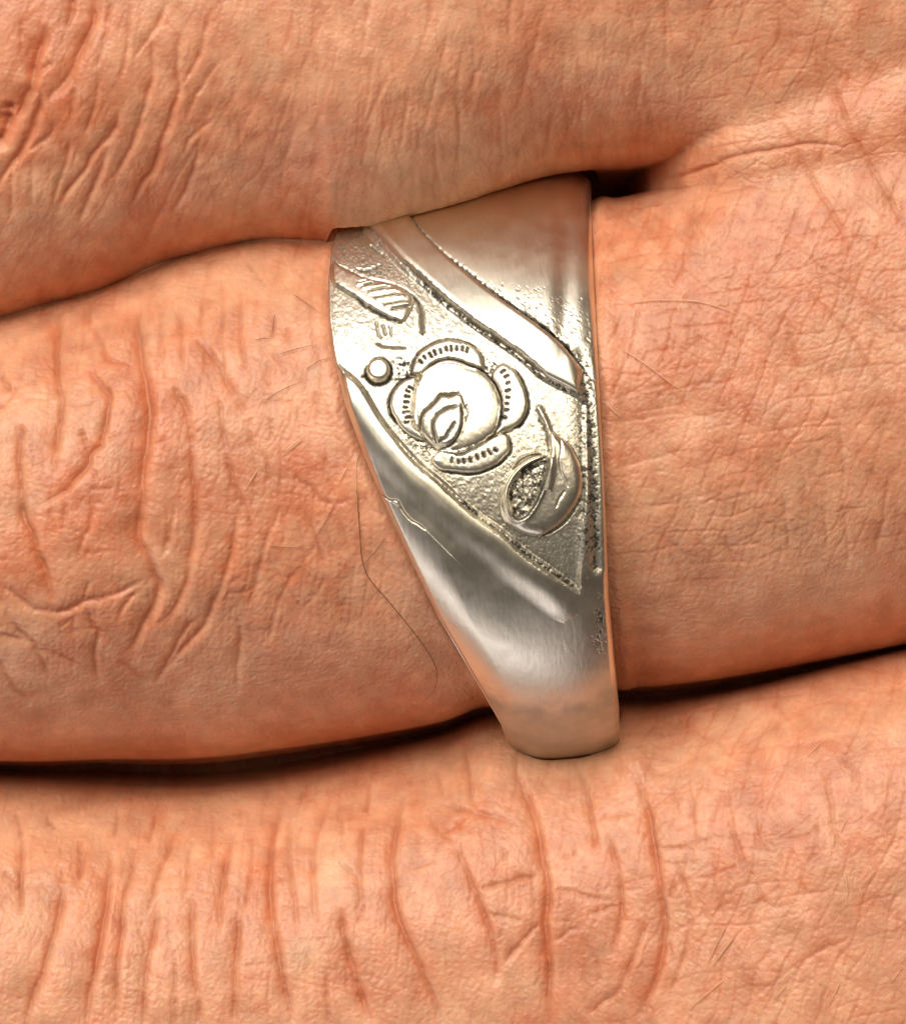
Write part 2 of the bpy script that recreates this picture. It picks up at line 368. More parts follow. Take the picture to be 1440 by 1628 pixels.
creases(ZF, [
 ([(450,330),(420,450),(390,600),(385,760),(390,950),(420,1130),(450,1300),(480,1430),(530,1640)], 16, 14, 5), ([(180,530),(140,680),(110,850),(80,1020)], 9), ([(200,960),(205,1120),(190,1300),(180,1640)], 11),
 ([(280,560),(280,740),(260,880),(220,1000)], 6), ([(510,450),(490,620),(510,780),(540,950),(540,1120)], 7), ([(720,350),(680,480),(640,600),(635,800),(650,950),(655,1050)], 9),
 ([(800,430),(800,650)], 5), ([(910,460),(910,600),(900,760),(910,900),(890,1010)], 7), ([(800,960),(810,1100),(850,1240),(900,1400),(970,1620)], 13, 13, 5),
 ([(1150,300),(1120,480),(1090,640),(1095,820),(1110,960),(1150,1080),(1220,1220),(1270,1340),(1330,1480),(1400,1650)], 18, 17, 5),
 ([(1130,755),(1260,720),(1340,690)], 4), ([(400,970),(640,965)], 3), ([(410,790),(520,800)], 3), ([(710,1300),(720,1450),(740,1640)], 7), ([(930,920),(900,1080)], 4), ([(240,1290),(440,1270)], 3),
 ([(780,700),(870,760),(900,830)], 6), ([(200,380),(210,520)], 4), ([(560,300),(520,460)], 5), ([(960,250),(930,440)], 5)])
creases(ZG, [
 ([(590,100),(620,230),(670,340),(710,480),(730,620),(755,720),(750,860),(745,960),(760,1100),(765,1250),(770,1500)], 19, 12, 5), ([(900,110),(930,180),(960,270),(990,420),(1000,520),(1020,600)], 9),
 ([(1060,480),(1100,600),(1135,740),(1140,850),(1120,1000),(1090,1130)], 8), ([(1200,120),(1250,270),(1290,410),(1310,540),(1330,680),(1350,820),(1360,960),(1350,1100),(1310,1250),(1230,1450)], 16, 12, 5),
 ([(280,520),(310,620),(350,720),(400,830),(440,940),(480,1080),(490,1180),(480,1280)], 10), ([(320,60),(340,220),(360,330),(390,380)], 8),
 ([(190,320),(280,350),(400,380),(500,400),(600,440)], 7), ([(330,400),(240,470),(190,490)], 7), ([(190,490),(290,530)], 5), ([(390,770),(500,750),(600,720),(740,700)], 8), ([(740,920),(680,980),(600,1070),(520,1160)], 9),
 ([(760,780),(860,780),(960,810),(1130,830)], 5), ([(960,910),(1040,880),(1140,850)], 6), ([(780,1050),(870,990),(940,970)], 4), ([(1320,900),(1250,990),(1200,1130),(1130,1280),(1060,1350),(950,1430)], 8),
 ([(1000,420),(1100,390),(1220,380)], 4), ([(1440,730),(1370,820)], 6), ([(1370,1020),(1420,1160)], 6), ([(1150,780),(1250,760)], 4), ([(930,1010),(1000,1120),(1040,1300)], 5),
 ([(440,900),(560,920),(640,940)], 5), ([(520,1000),(490,1040)], 4), ([(300,470),(310,400)], 4), ([(120,380),(190,490)], 5), ([(170,150),(200,290)], 5), ([(820,620),(920,580)], 4), ([(520,540),(540,650)], 4), ([(0,690),(120,620)], 3)])
creases(ZH, [
 ([(690,560),(730,660),(755,760),(740,880),(700,1000),(680,1080)], 9), ([(750,330),(765,450),(770,560)], 7), ([(640,560),(700,565),(760,560)], 5), ([(760,560),(720,650)], 5), ([(870,350),(890,500),(930,620),(960,660)], 6),
 ([(960,460),(970,570)], 5), ([(1050,560),(1030,640),(1035,730)], 5), ([(960,660),(1000,740),(1080,740)], 5), ([(1180,290),(1200,420),(1220,560),(1210,620)], 6), ([(1050,540),(1180,500)], 4),
 ([(1230,270),(1290,330),(1270,400)], 5), ([(1290,330),(1340,360)], 4), ([(820,560),(830,680),(870,800)], 5), ([(770,700),(810,800)], 4), ([(690,350),(720,450),(700,480)], 4), ([(1100,590),(1120,700),(1180,680)], 4),
 ([(1040,1010),(1140,900),(1250,860)], 4), ([(600,300),(700,340)], 4), ([(1040,250),(1170,240)], 4), ([(1370,560),(1440,520)], 4)], 0.7)
creases(ZI, [
 ([(530,-40),(490,120),(470,230)], 11, 16, 10), ([(620,-40),(630,150),(590,280),(540,380),(500,480),(440,580),(330,680)], 20, 20, 6), ([(350,200),(320,290),(280,400),(260,500),(230,610),(180,730),(130,830)], 22, 18, 7),
 ([(280,580),(300,680),(270,800),(220,930),(150,1040),(70,1140),(0,1250)], 13, 10, 5), ([(110,670),(110,780),(70,900),(0,990)], 26, 30, 6), ([(390,430),(320,480),(270,530)], 9), ([(490,470),(510,600),(500,700),(490,830)], 7),
 ([(800,740),(750,880),(640,1000),(560,1130),(450,1260),(380,1380)], 10), ([(990,300),(1000,500),(960,680),(900,870),(840,1010),(740,1180)], 9), ([(1160,250),(1150,480),(1160,620),(1110,780),(1060,920),(1010,1090),(930,1200),(830,1380)], 10),
 ([(720,960),(680,1100),(600,1280),(520,1450)], 9), ([(480,900),(460,1050),(400,1200),(370,1320)], 7), ([(1280,960),(1250,1100),(1180,1250),(1100,1380)], 8), ([(750,0),(700,300),(640,480)], 6),
 ([(860,60),(840,350),(800,560)], 6), ([(1100,50),(1000,250),(870,420)], 6), ([(1360,100),(1290,400),(1170,600)], 7), ([(1440,400),(1300,600),(1190,800)], 6), ([(1400,780),(1240,900),(1180,1000)], 6), ([(400,800),(350,900),(200,1000)], 6),
 ([(660,500),(640,700),(560,900)], 5), ([(180,160),(170,420)], 6), ([(110,1100),(100,1400)], 5), ([(240,1050),(230,1350)], 5)])
creases(ZJ, [
 ([(880,0),(960,90),(1060,190),(1120,270),(1200,400),(1300,560)], 7), ([(840,150),(870,250),(900,380),(940,470),(970,560)], 7), ([(700,170),(750,240),(800,330)], 5), ([(480,160),(520,270),(540,310)], 6),
 ([(560,300),(620,400),(680,500),(730,620),(750,740)], 5), ([(800,560),(870,680),(920,780),(930,900)], 6), ([(1020,350),(1060,480),(1120,600)], 5), ([(1050,560),(1080,760),(1070,900)], 6), ([(1240,560),(1200,720)], 5),
 ([(1250,760),(1240,920),(1210,1100)], 6), ([(840,850),(860,1000),(870,1110)], 6), ([(1000,900),(1020,1080)], 5), ([(1080,900),(1105,1130)], 6), ([(610,1010),(650,1100),(700,1190)], 6), ([(470,870),(500,970)], 5), ([(400,1080),(460,1170)], 4),
 ([(160,580),(420,540),(600,560)], 4), ([(160,760),(400,700),(560,690)], 4), ([(200,920),(440,880),(640,830),(800,800)], 4), ([(200,470),(420,420)], 4), ([(560,620),(640,720),(660,760)], 4), ([(1140,120),(1250,220),(1332,300)], 5),
 ([(1160,260),(1240,330)], 4), ([(240,400),(320,440)], 3), ([(350,430),(380,620)], 4), ([(260,740),(330,890)], 3), ([(820,600),(1000,560),(1130,570)], 4)], 0.55)
# web crease right of the ring, long fold lines on the middle finger
crease([(1040, 282), (1100, 272), (1160, 252), (1230, 240), (1290, 232), (1340, 236)], 7, 5, 5)
crease([(1320, 120), (1345, 200), (1400, 300), (1440, 380)], 6); crease([(1230, 180), (1290, 290), (1350, 400)], 6)
for i in range(46):                       # shallow slanting folds over the middle finger
    x0 = 300 + rng.rand() * 760; y0 = -60 + rng.rand() * 330; l = 70 + rng.rand() * 130
    sl = 0.55 - 0.55 * sstep(200, 900, x0) + rng.randn() * 0.12
    crease([(x0, y0), (x0 - sl * l * 0.5 + rng.randn() * 4, y0 + l * 0.5), (x0 - sl * l, y0 + l)], 1.6 + rng.rand() * 2.4, 9.0)
H = -np.cbrt(acc) + rim

# ------------------------------------------------------------------ fine net of skin lines
wpx = fbm(X / 80, Y / 80, 11, 2) * 16; wpy = fbm(X / 80, Y / 80, 17, 2) * 16
Xw, Yw = X + wpx, Y + wpy
tr_m, bm_m, tl_m = (smooth_tab(t, X[0])[None, :] for t in (TOP_R, BOT_M, TOP_L))
mid_m = np.where(tr_m < bm_m, bm_m - 14, (tr_m + bm_m) / 2)
is_m = (Y < mid_m) * 1.0; is_l = (Y > tl_m) * 1.0; is_r = 1 - is_m - is_l
nar = 1 - is_m * sstep(900, 1200, X)      # 1 = finger part of the middle finger, 0 = knuckle side
MASK = None
def net(u, v, w, seed):
    o = np.zeros(u.shape, np.float32); m = MASK
    o[m] = np.exp(-(vor_edge(u[m], v[m], 0.9, seed) / w) ** 1.4); return o
gm = is_m * nar; 
low = is_r * sstep(960, 1090, Y + 0.12 * (X - 400))
gn = is_r * (1 - low) * sstep(560, 800, X) + is_l * sstep(850, 1080, X) + is_m * (1 - nar)
gw = is_r * (1 - low) * (1 - sstep(560, 800, X)) + is_l * (1 - sstep(850, 1080, X))
# middle finger: lines running across, long cells
sl = 0.62 - 0.62 * sstep(0, 800, X)
um = Xw + sl * (Yw - 200)
MASK = gm > 0.01
lines_m = net(um / 30, Yw / 95, 0.20, 1) * 3.8 + net(um / 15, Yw / 42, 0.22, 2) * 1.2
# general net
ur = Xw - 0.32 * (Yw - 700)
MASK = gn > 0.01
def family(deg, sp, wpx, seed, brk=0.5):
    """one set of roughly parallel, broken skin lines"""
    a = math.radians(deg); u = (Xw * math.sin(a) + Yw * math.cos(a)) / sp + 0.5 * vnoise(X / (sp * 3.5), Y / (sp * 3.5), seed) + 0.07 * vnoise(X / 9, Y / 9, seed + 2)
    v = Xw * math.cos(a) - Yw * math.sin(a); k = np.round(u); d = np.abs(u - k) * sp
    g = np.clip(1.1 - brk + 2.2 * vnoise(v / (sp * 2.2) + k * 17.3, k * 5.1, seed + 5), 0, 1.3)
    return np.exp(-(d / wpx) ** 1.6) * g
lines_n = 2.6 * family(68, 27, 2.4, 1) + 2.3 * family(8, 26, 2.2, 2) + 2.0 * family(-38, 33, 2.2, 3, 0.6) + 1.7 * family(35, 30, 2.2, 4, 0.7)
fine_n = 1.1 * family(85, 12, 1.9, 6, 0.6) + 1.1 * family(-15, 11, 1.9, 7, 0.6) + 0.9 * family(-60, 13, 1.9, 8, 0.7) + 0.9 * family(50, 12, 1.9, 9, 0.7)
lines_n = lines_n + fine_n
# wrinkled left parts: tall cells
ul = Xw + 0.15 * (Yw - 700)
MASK = gw > 0.01
lines_w = 1.7 * family(84, 21, 2.6, 21, 0.4) + 1.3 * family(5, 24, 2.1, 22, 0.6) + 1.0 * family(-42, 30, 2.1, 23, 0.7) + 1.0 * family(48, 30, 2.1, 24, 0.7)
# along the finger on the turned-away lower side
MASK = low > 0.01
lines_a = net(Xw / 55, (Yw + 0.16 * Xw) / 13, 0.14, 7) * 2.2 + net(Xw / 30, (Yw + 0.16 * Xw) / 8, 0.2, 9) * 1.2
MASK = gw > 0.01
lines_f = net(Xw / 22, Yw / 9, 0.18, 10) * 0.9
amp = 0.75 + 0.9 * (fbm(X / 150, Y / 150, 21, 2) + 0.25)
H -= (gm * (0.75 * lines_m + 0.9 * fine_n) + gn * 1.05 * lines_n + gw * (0.9 * lines_w + 1.5 * fine_n + 0.4 * lines_f) + low * 0.55 * lines_a) * amp * 0.34
H += fbm(X / 30, Y / 30, 31, 2) * 1.3 + fbm(X / 4.2, Y / 4.2, 41, 2) * 0.9 + fbm(X / 110, Y / 110, 51, 2) * 7.0

# skin tone (pigment and blood under the skin, with fold shade painted into the creases)
def blob(x, y, rx, ry): return np.exp(-((X - x) / rx) ** 2 - ((Y - y) / ry) ** 2)
red = 0.6 * fbm(X / 120, Y / 120, 61, 4) + 0.55 * fbm(X / 22, Y / 22, 71, 4)
red += 0.45 * blob(170, 800, 140, 200) + 0.45 * blob(480, 760, 150, 150) + 0.5 * blob(40, 130, 120, 170) + 0.35 * blob(1120, 560, 160, 160) + 0.25 * blob(860, 1440, 130, 130) + 0.3 * blob(1250, 1400, 180, 160)
red += 0.2 * np.clip(np.cbrt(acc) / 12, 0, 1) + 0.95 * line  # crease redness, deepened to paint in the shading of the folds
red += 0.6 * (gn * np.clip(lines_n / 5, 0, 1)) + 0.35 * gm * np.clip(lines_m / 5, 0, 1) + 0.35 * gw * np.clip(lines_w / 3, 0, 1)
pale = 0.9 * blob(523, 1388, 26, 34) + 0.8 * blob(487, 1519, 24, 30) + 0.4 * blob(700, 1230, 90, 50) + 0.45 * blob(1298, 190, 26, 12) + 0.3 * blob(60, 1330, 70, 60) + 0.3 * blob(400, 440, 160, 60) + 0.25 * blob(1180, 900, 200, 120)
pale += 0.45 * fbm(X / 60, Y / 60, 81, 4) + 0.25 * fbm(X / 9, Y / 9, 91, 2)
C0 = np.array([0.70, 0.330, 0.186]); CR = np.array([0.53, 0.145, 0.058]); CP = np.array([0.74, 0.44, 0.26])
rr = np.clip(red, -0.3, 1)[..., None]; pp = np.clip(pale, -0.15, 1)[..., None]
TONE = (C0 + (CR - C0) * rr * 0.75 + (CP - C0) * pp * 0.8).astype(np.float32)

# ------------------------------------------------------------------ the hand: one continuous skin lofted across the fingers
xs = np.concatenate([np.linspace(-1250, -60, 60), np.arange(-55, 1500, 1.9), np.linspace(1508, 2600, 50)])
ROWS = (220, 240, 430, 210, 270); NT, NB = sum(ROWS), 70
def slice_rows(x):
    y0 = smooth_tab(BOT_M, x) - lerp_tab(WID_M, x) + 2; y1 = smooth_tab(TOP_L, x) + lerp_tab(WID_L, x) - 2
    y = np.arange(y0, y1, 0.8); z, f = base_height(x, y)
    dl = np.hypot(np.diff(y), np.diff(z))
    ym = (y[1:] + y[:-1]) / 2; zm = (z[1:] + z[:-1]) / 2
    wgt = np.where((ym > -50) & (ym < 1690), np.where(zm > -60 + np.minimum(0, -np.maximum(0, -x - 150) ** 2 / 1900.0), 1.0, 0.25), 0.12)
    wgt = np.convolve(np.pad(wgt, 20, mode='edge'), np.ones(41) / 41, 'valid')
    cw = np.concatenate([[0], np.cumsum(dl * wgt)])
    tr, bm, tl = smooth_tab(TOP_R, x), smooth_tab(BOT_M, x), smooth_tab(TOP_L, x)
    cuts = np.interp([y[0], bm - 60, tr + 60, tl - 110, tl + 60, y[-1]], y, cw)       # fixed row counts between these lines
    t = np.concatenate([np.linspace(cuts[k], cuts[k + 1], n, endpoint=(k == 4)) for k, n in enumerate(ROWS)])
    return np.interp(t, cw, y), np.interp(t, cw, z)
GY = np.zeros((len(xs), NT)); GZ = np.zeros_like(GY)
for i, x in enumerate(xs): GY[i], GZ[i] = slice_rows(float(x))
GX = np.repeat(xs[:, None], NT, 1)
# normals of the smooth form
ti = np.stack([np.gradient(GX, axis=0), np.gradient(GY, axis=0), np.gradient(GZ, axis=0)], -1)
tj = np.stack([np.gradient(GX, axis=1), np.gradient(GY, axis=1), np.gradient(GZ, axis=1)], -1)
Nn = np.cross(ti, tj); Nn /= np.linalg.norm(Nn, axis=-1, keepdims=True) + 1e-9
Nn *= np.sign(Nn[..., 2:3] + 1e-6)
hh = HM.sample(H, GX, GY) * (0.35 + 0.65 * sstep(-200, 60, GZ)) * sstep(0.05, 0.35, Nn[..., 2])
edge = sstep(-1200, -80, GX) * 1.0
P3 = np.stack([GX, GY, GZ], -1) + Nn * hh[..., None]
# the slit between ring and lower finger runs inwards under the ring finger
gap = np.exp(-(np.maximum(np.abs(GY - smooth_tab(TOP_L, xs)[:, None] + 20) - 45, 0) / 30.0) ** 2) * (1 - sstep(1480, 1800, GX))
P3[..., 1] -= np.where(GY < smooth_tab(TOP_L, xs)[:, None] - 3, 110.0, 45.0) * gap * np.clip((-90 - GZ) / 300.0, 0, 1)
# which finger each point belongs to
trr = smooth_tab(TOP_R, xs)[:, None]; bmm = smooth_tab(BOT_M, xs)[:, None]; tll = smooth_tab(TOP_L, xs)[:, None]
fing = np.where(GY < np.where(trr < bmm, bmm - 14, (trr + bmm) / 2), 0, np.where(GY < tll + 3, 1, 2))
# flesh gives way to the ring: ring finger stays inside the band, neighbours are pressed outwards by it
w = (P3[..., 0] - RC[0]) * AX[0] + (P3[..., 1] - RC[1]) * AX[1]
q = (P3[..., 0] - RC[0]) * BX[0] + (P3[..., 1] - RC[1]) * BX[1]
zz = P3[..., 2]; rad = np.hypot(q, zz); phi = np.arctan2(q, zz)
el, er = ring_edges(phi)
dout = np.maximum(np.maximum(el - w, w - er), 0)                     # distance outside the band's edges
Rin = RR - TH - 1.5 + np.minimum(dout ** 1.3 * 0.35, 60)
Rout = RR + 1.5 - 0.40 * dout ** 1.5
near = dout < 70
wc = (el + er) / 2; hw = (er - el) / 2 + 5.0
Rout = np.where(fing == 2, RR + 2.0 - 78.0 * (np.abs(w - wc) / hw) ** 3.6, Rout)
Rout = np.where((fing == 0) & (w < el), RR + 1.5 - 0.5 * dout ** 1.5, Rout)
newr = np.where((fing == 1) & near & (zz > -120), np.minimum(rad, Rin), rad)
newr = np.where((fing != 1) & near, np.maximum(rad, Rout), newr)
newr = newr + (fing == 1) * (zz > 0) * (dout > 0.5) * 6.0 * np.exp(-((dout - 18) / 15) ** 2)
sc = newr / np.maximum(rad, 1e-6)
q2, z2 = q * sc, zz * sc
z2 = z2 + (fing == 2) * 26.0 * np.exp(-((np.abs(w - wc) - hw - 14) / 34) ** 2 - ((GY - 1195) / 55) ** 2) * (GZ > -300)
P3[..., 0] = RC[0] + w * AX[0] + q2 * BX[0]; P3[..., 1] = RC[1] + w * AX[1] + q2 * BX[1]; P3[..., 2] = z2
# underside (palm side), coarse
tb = np.linspace(0, 1, NB + 2)[1:-1]
BYs = GY[:, -1:] + (GY[:, :1] - GY[:, -1:]) * tb[None, :]
bend = (-np.maximum(0, -xs - 150) ** 2 / 1900.0)[:, None]
lob = np.abs(np.sin(np.clip((BYs - GY[:, :1]) / (GY[:, -1:] - GY[:, :1]), 0, 1) * math.pi * 3))
BZs = bend - 60 - 330 * np.sin(tb * math.pi)[None, :] ** 0.35 * (0.72 + 0.28 * lob ** 0.5)
PB = np.stack([np.repeat(xs[:, None], NB, 1), BYs, BZs], -1)
P3 = np.concatenate([P3, PB], 1); NR = NT + NB
# rounded far ends
for sgn, rows in ((-1, xs < -900), (1, xs > 2250)):
    ex = (np.abs(xs[rows] - (-900 if sgn < 0 else 2250))) / (350.0 if sgn < 0 else 350.0)
    f = np.sqrt(np.clip(1 - ex ** 2, 0.02, 1))
    c = P3[rows].mean(1, keepdims=True); P3[rows] = c + (P3[rows] - c) * np.stack([np.ones_like(f), 0.35 + 0.65 * f, f], -1)[:, None, :]
AXx = np.concatenate([GX, PB[..., 0]], 1); AYy = np.concatenate([GY, PB[..., 1]], 1)
tone = np.stack([HM.sample(TONE[..., k], AXx, AYy) for k in range(3)], -1)
V = np.stack([wx(P3[..., 0]), wy(P3[..., 1]), wz(P3[..., 2])], -1).reshape(-1, 3)
nxs = len(xs)
I = (np.arange(nxs - 1)[:, None] * NR + np.arange(NR)[None, :])
J = (np.arange(nxs - 1)[:, None] * NR + (np.arange(NR)[None, :] + 1) % NR)
F = np.stack([I, I + NR, J + NR, J], -1).reshape(-1, 4)
c0 = len(V); caps = []
V = np.vstack([V, V[:NR].mean(0), V[-NR:].mean(0)])
tn = np.vstack([tone.reshape(-1, 3), C0, C0])
r0 = np.arange(NR); r1 = (r0 + 1) % NR
quad0 = np.stack([r0[::2], r1[::2], (r1[::2] + 1) % NR, np.full(NR // 2, c0)], -1)
b0 = (nxs - 1) * NR
quad1 = np.stack([b0 + (r1[::2] + 1) % NR, b0 + r1[::2], b0 + r0[::2], np.full(NR // 2, c0 + 1)], -1)
F = np.vstack([F, quad0, quad1])[:, ::-1]
MSKIN = skin_material()
hand = link("hand", make_mesh("hand", V, F, [MSKIN], {"tone": tn}))
hand["label"] = "bare hand with three fingers held together, wrinkled tanned skin, wearing a silver ring"
hand["category"] = "hand"
SURF = np.stack([P3[:, :NT, 0], P3[:, :NT, 1], P3[:, :NT, 2]], -1)
def skin_z(x, y):
    i = int(np.argmin(np.abs(xs - x))); j = int(np.argmin((SURF[i, :, 1] - y) ** 2 + np.where(SURF[i, :, 2] < -50, 1e5, 0)))
    lo, hi = max(0, i - 2), i + 3; a, b = max(0, j - 3), j + 4
    return float(SURF[lo:hi, a:b, 2].max())

# ------------------------------------------------------------------ the ring: relief map
RM = Map(500, 235, 1010, 1240, 0.75)
X, Y = RM.X, RM.Y
h = np.zeros(X.shape, np.float32); pat = np.zeros(X.shape, np.float32); pid = np.zeros(X.shape, np.int16)
Z1 = (510, 340, 1 / 5.76); Z2 = (600, 520, 1 / 5.538); Z3 = (740, 660, 1 / 6.0); Z5 = (540, 540, 0.2211)
def raise_poly(pts, A, wd, part, closed_spline=True, ground=None):
    P = spline(pts, 5, True) if closed_spline else np.array(pts, float)
    bx = RM.box(P, 8); x, y = X[bx], Y[bx]
    d, _, _ = poly_dist(x, y, np.vstack([P, P[:1]])); ins = inside(x, y, P)
    t = np.clip(d / wd, 0, 1); prof = np.sqrt(np.clip(1 - (1 - t) ** 2, 0, 1)) * A
    h[bx] = np.where(ins, (h[bx] if ground is None else np.maximum(h[bx] * 0 + ground, h[bx] * 0.3)) + prof, h[bx])
    if part: pid[bx] = np.where(ins, part, pid[bx])
    return bx, ins, d
def groove(pts, wd, depth, ox=0.9, rough=0.6):
    P = spline(pts, 5)
    P = P + np.stack([vnoise(P[:, 1] / 5, P[:, 0] / 5, 5), vnoise(P[:, 0] / 5, P[:, 1] / 5, 8)], 1) * rough * 2.2
    bx = RM.box(P, wd * 4 + 3); x, y = X[bx], Y[bx]
    d, _, t = poly_dist(x, y, P)
    wv = wd * (0.75 + 0.9 * (vnoise(x / 4, y / 4, 9) * rough + 0.25)) * np.clip(np.minimum(t, 1 - t) * 8 + 0.35, 0, 1)
    g = np.exp(-(d / wv) ** 2)
    h[bx] -= depth * g; pat[bx] = np.maximum(pat[bx], ox * sstep(0.25, 0.75, g))
def dashes(pts, n, l=5.0, wd=2.0, depth=3.0, toward=None):
    P = spline(pts, 8); L = np.concatenate([[0], np.cumsum(np.hypot(*(P[1:] - P[:-1]).T))])
    for k in range(n):
        s = (k + 0.5) / n * L[-1] + rng.randn() * 0.8
        c = np.array([np.interp(s, L, P[:, 0]), np.interp(s, L, P[:, 1])])
        v = np.array(toward) - c; v /= np.linalg.norm(v)
        groove([c - v * l * (0.45 + 0.2 * rng.rand()), c + v * l * (0.35 + 0.4 * rng.rand())], wd * (0.8 + 0.5 * rng.rand()), depth, 0.95)

g1 = fbm(X / 6.0, Y / 6.0, 3, 3); g2 = fbm(X / 3.0, Y / 3.0, 7, 2)
DEN = np.zeros(X.shape, np.float32)
U1 = [(606, 240), (622, 285), (640, 322), (650, 340), (672, 370), (715, 412), (775, 462), (840, 508), (890, 545), (925, 586)]
L1 = [(520, 270), (556, 325), (600, 372), (640, 418), (673, 448), (708, 480), (750, 514), (795, 545), (830, 570), (865, 600), (917, 626)]
FB = [(549, 592), (573, 615), (602, 664), (628, 699), (664, 739), (695, 765), (740, 807), (765, 827), (795, 848), (833, 882), (863, 903), (919, 944)]
# sunken field with the flower
field = np.array(spline(L1, 4).tolist() + [(930, 640), (932, 780), (925, 900)] + spline(FB, 4)[::-1].tolist() + [(515, 560), (505, 470), (505, 300)])
bx = RM.box(field, 4)
ins_f = inside(X, Y, field); df, _, _ = poly_dist(X, Y, np.vstack([field, field[:1]]))
h -= ins_f * 7.0 * sstep(0, 9, df)
h += ins_f * (g1 * 1.0 + g2 * 0.3)
dU, sU, _ = poly_dist(X, Y, spline(U1, 6)); dL, sL, _ = poly_dist(X, Y, spline(L1, 6)); dF, sF, _ = poly_dist(X, Y, spline(FB, 6))
# panel right of the upper border: shallow dish, fold near the rim
above = (sU < 0) & (Y < 640)
h -= 6.0 * np.exp(-((X - 897) / 16.0) ** 2) * sstep(300, 360, Y) * (1 - sstep(520, 600, Y))
h -= 5.0 * np.exp(-(dU / 26.0)) * above * sstep(330, 420, Y)
# dark channel inside the right rim
chan = spline([(915, 560), (930, 620), (938, 700), (942, 780), (944, 850), (946, 905)], 6)
dC, _, _ = poly_dist(X, Y, chan); h -= 6.0 * np.exp(-(dC / 10.0) ** 2)
# borders
raise_poly(U1 + L1[::-1], 9.0, 11, 1, False)
rib2 = FB + [(938, 962), (895, 990), (815, 956), (742, 907), (680, 845), (653, 826), (640, 810), (620, 797), (606, 786), (590, 745), (562, 668)]
Pr = np.array(rib2); ins2 = inside(X, Y, Pr); pid[:] = np.where(ins2, 2, pid)
dK, _, _ = poly_dist(X, Y, spline([(606, 786), (633, 799), (653, 826), (680, 845), (710, 875)], 5))
h += np.where(ins2, 6.5 * np.sqrt(np.clip(1 - (1 - np.clip(dF / 16, 0, 1)) ** 2, 0, 1)) * (1 - sstep(20, 58, dF)) * (1 - sstep(865, 930, X)), 0)
h += np.where(ins2, 1.2 * np.exp(-dK / 16.0), 0)
# lower panel begins below the lower border with a slight step
below = spline([(606, 786), (633, 799), (653, 826), (680, 845), (742, 907), (815, 956), (895, 990), (938, 962)], 5)
# leaf
leaf = zoom(*Z1, [(110, 400), (150, 415), (250, 480), (400, 560), (500, 592), (600, 615), (700, 650), (790, 705), (845, 760), (830, 860), (745, 992), (620, 945), (520, 890), (420, 825), (320, 755), (240, 700), (130, 620), (95, 500)])
raise_poly(leaf, 4.5, 12, 3, True, -5.0)
# bead
raise_poly([(602.6 + 18.5 * math.cos(a), 589.0 + 18.5 * math.sin(a)) for a in np.linspace(0, 2 * math.pi, 13)[:-1]], 9.0, 8, 4, True, -5.0)
# rose: four outer petals, then the round heart
ROSE = [(390, 420), (450, 370), (530, 320), (620, 300), (720, 315), (800, 350), (890, 380), (960, 430), (1020, 500), (1065, 580), (1088, 680), (1085, 780), (1060, 880), (1010, 960), (930, 1020), (850, 1070), (780, 1110), (680, 1130), (560, 1105), (480, 1055), (430, 1000), (380, 930), (320, 890), (305, 780), (325, 650), (335, 560), (355, 480)]
pt_top = [(300, 410), (320, 320), (370, 230), (450, 170), (540, 128), (640, 110), (740, 127), (830, 167), (890, 210), (930, 300), (900, 400), (600, 340), (400, 430)]
pt_left = [(340, 440), (240, 470), (170, 530), (125, 610), (110, 690), (130, 770), (180, 850), (240, 920), (310, 970), (420, 1000), (360, 800), (360, 560)]
pt_right = [(1090, 330), (1205, 385), (1260, 470), (1300, 560), (1320, 660), (1310, 760), (1260, 850), (1190, 900), (1100, 940), (1030, 950), (1060, 800), (1070, 600), (1000, 440)]
pt_bot = [(1080, 950), (1150, 970), (1165, 1050), (1150, 1120), (1080, 1190), (1000, 1240), (900, 1280), (800, 1295), (700, 1290), (570, 1270), (480, 1180), (560, 1090), (700, 1100), (900, 1030)]
for k, p in enumerate((pt_top, pt_left, pt_right, pt_bot)):
    raise_poly(zoom(*Z2, p), 5.5, 12, 6 + k, True, -6.0)
raise_poly(zoom(*Z2, ROSE), 8.5, 26, 5, True, -5.0)
BUD = [(720,605),(640,625),(560,622),(520,670),(470,720),(410,770),(385,840),(380,920),(430,1000),(520,1060),(640,1060),(720,990),(765,880),(760,700)]
BUD2 = [(735,700),(650,735),(590,755),(530,800),(490,880),(500,960),(520,1040),(640,1050),(700,990),(745,880)]
for p, a_ in ((BUD, 3.5), (BUD2, 3.0)): raise_poly(zoom(*Z2, p), a_, 8, 0)
# seed cup: swollen lobe, raised lip, hollow
lobe = [(800, 180), (880, 210), (980, 290), (1030, 380), (1080, 500), (1100, 640), (1080, 760), (1000, 900), (900, 1020), (800, 1100), (700, 1150), (560, 1130), (450, 1070), (360, 1010), (320, 900), (325, 760), (375, 640), (450, 530), (560, 440), (680, 390), (780, 380)]
raise_poly(zoom(*Z3, lobe), 12.0, 22, 10, True, -5.0)
hol = zoom(*Z3, [(780, 430), (765, 540), (740, 620), (700, 740), (640, 860), (570, 950), (500, 985), (440, 965), (415, 900), (395, 820), (390, 740), (425, 640), (480, 560), (560, 490), (680, 435)])
Pq = spline(hol, 5, True); bx = RM.box(Pq, 10); d, _, _ = poly_dist(X[bx], Y[bx], np.vstack([Pq, Pq[:1]])); ins = inside(X[bx], Y[bx], Pq)
h[bx] = np.where(ins, h[bx] - 12.0 * sstep(0, 9, d) + g1[bx] * 1.5, h[bx]); pid[bx] = np.where(ins, 11, pid[bx])
hol_mask = np.zeros_like(h); hol_mask[bx] = ins * sstep(0, 4, d)
h[bx] += np.where(~ins, 3.0 * np.exp(-((d - 3) / 3.0) ** 2), 0)
stalk = spline(zoom(*Z3, [(690, -60), (760, 90), (800, 250), (815, 400), (805, 560), (765, 720)]), 6)
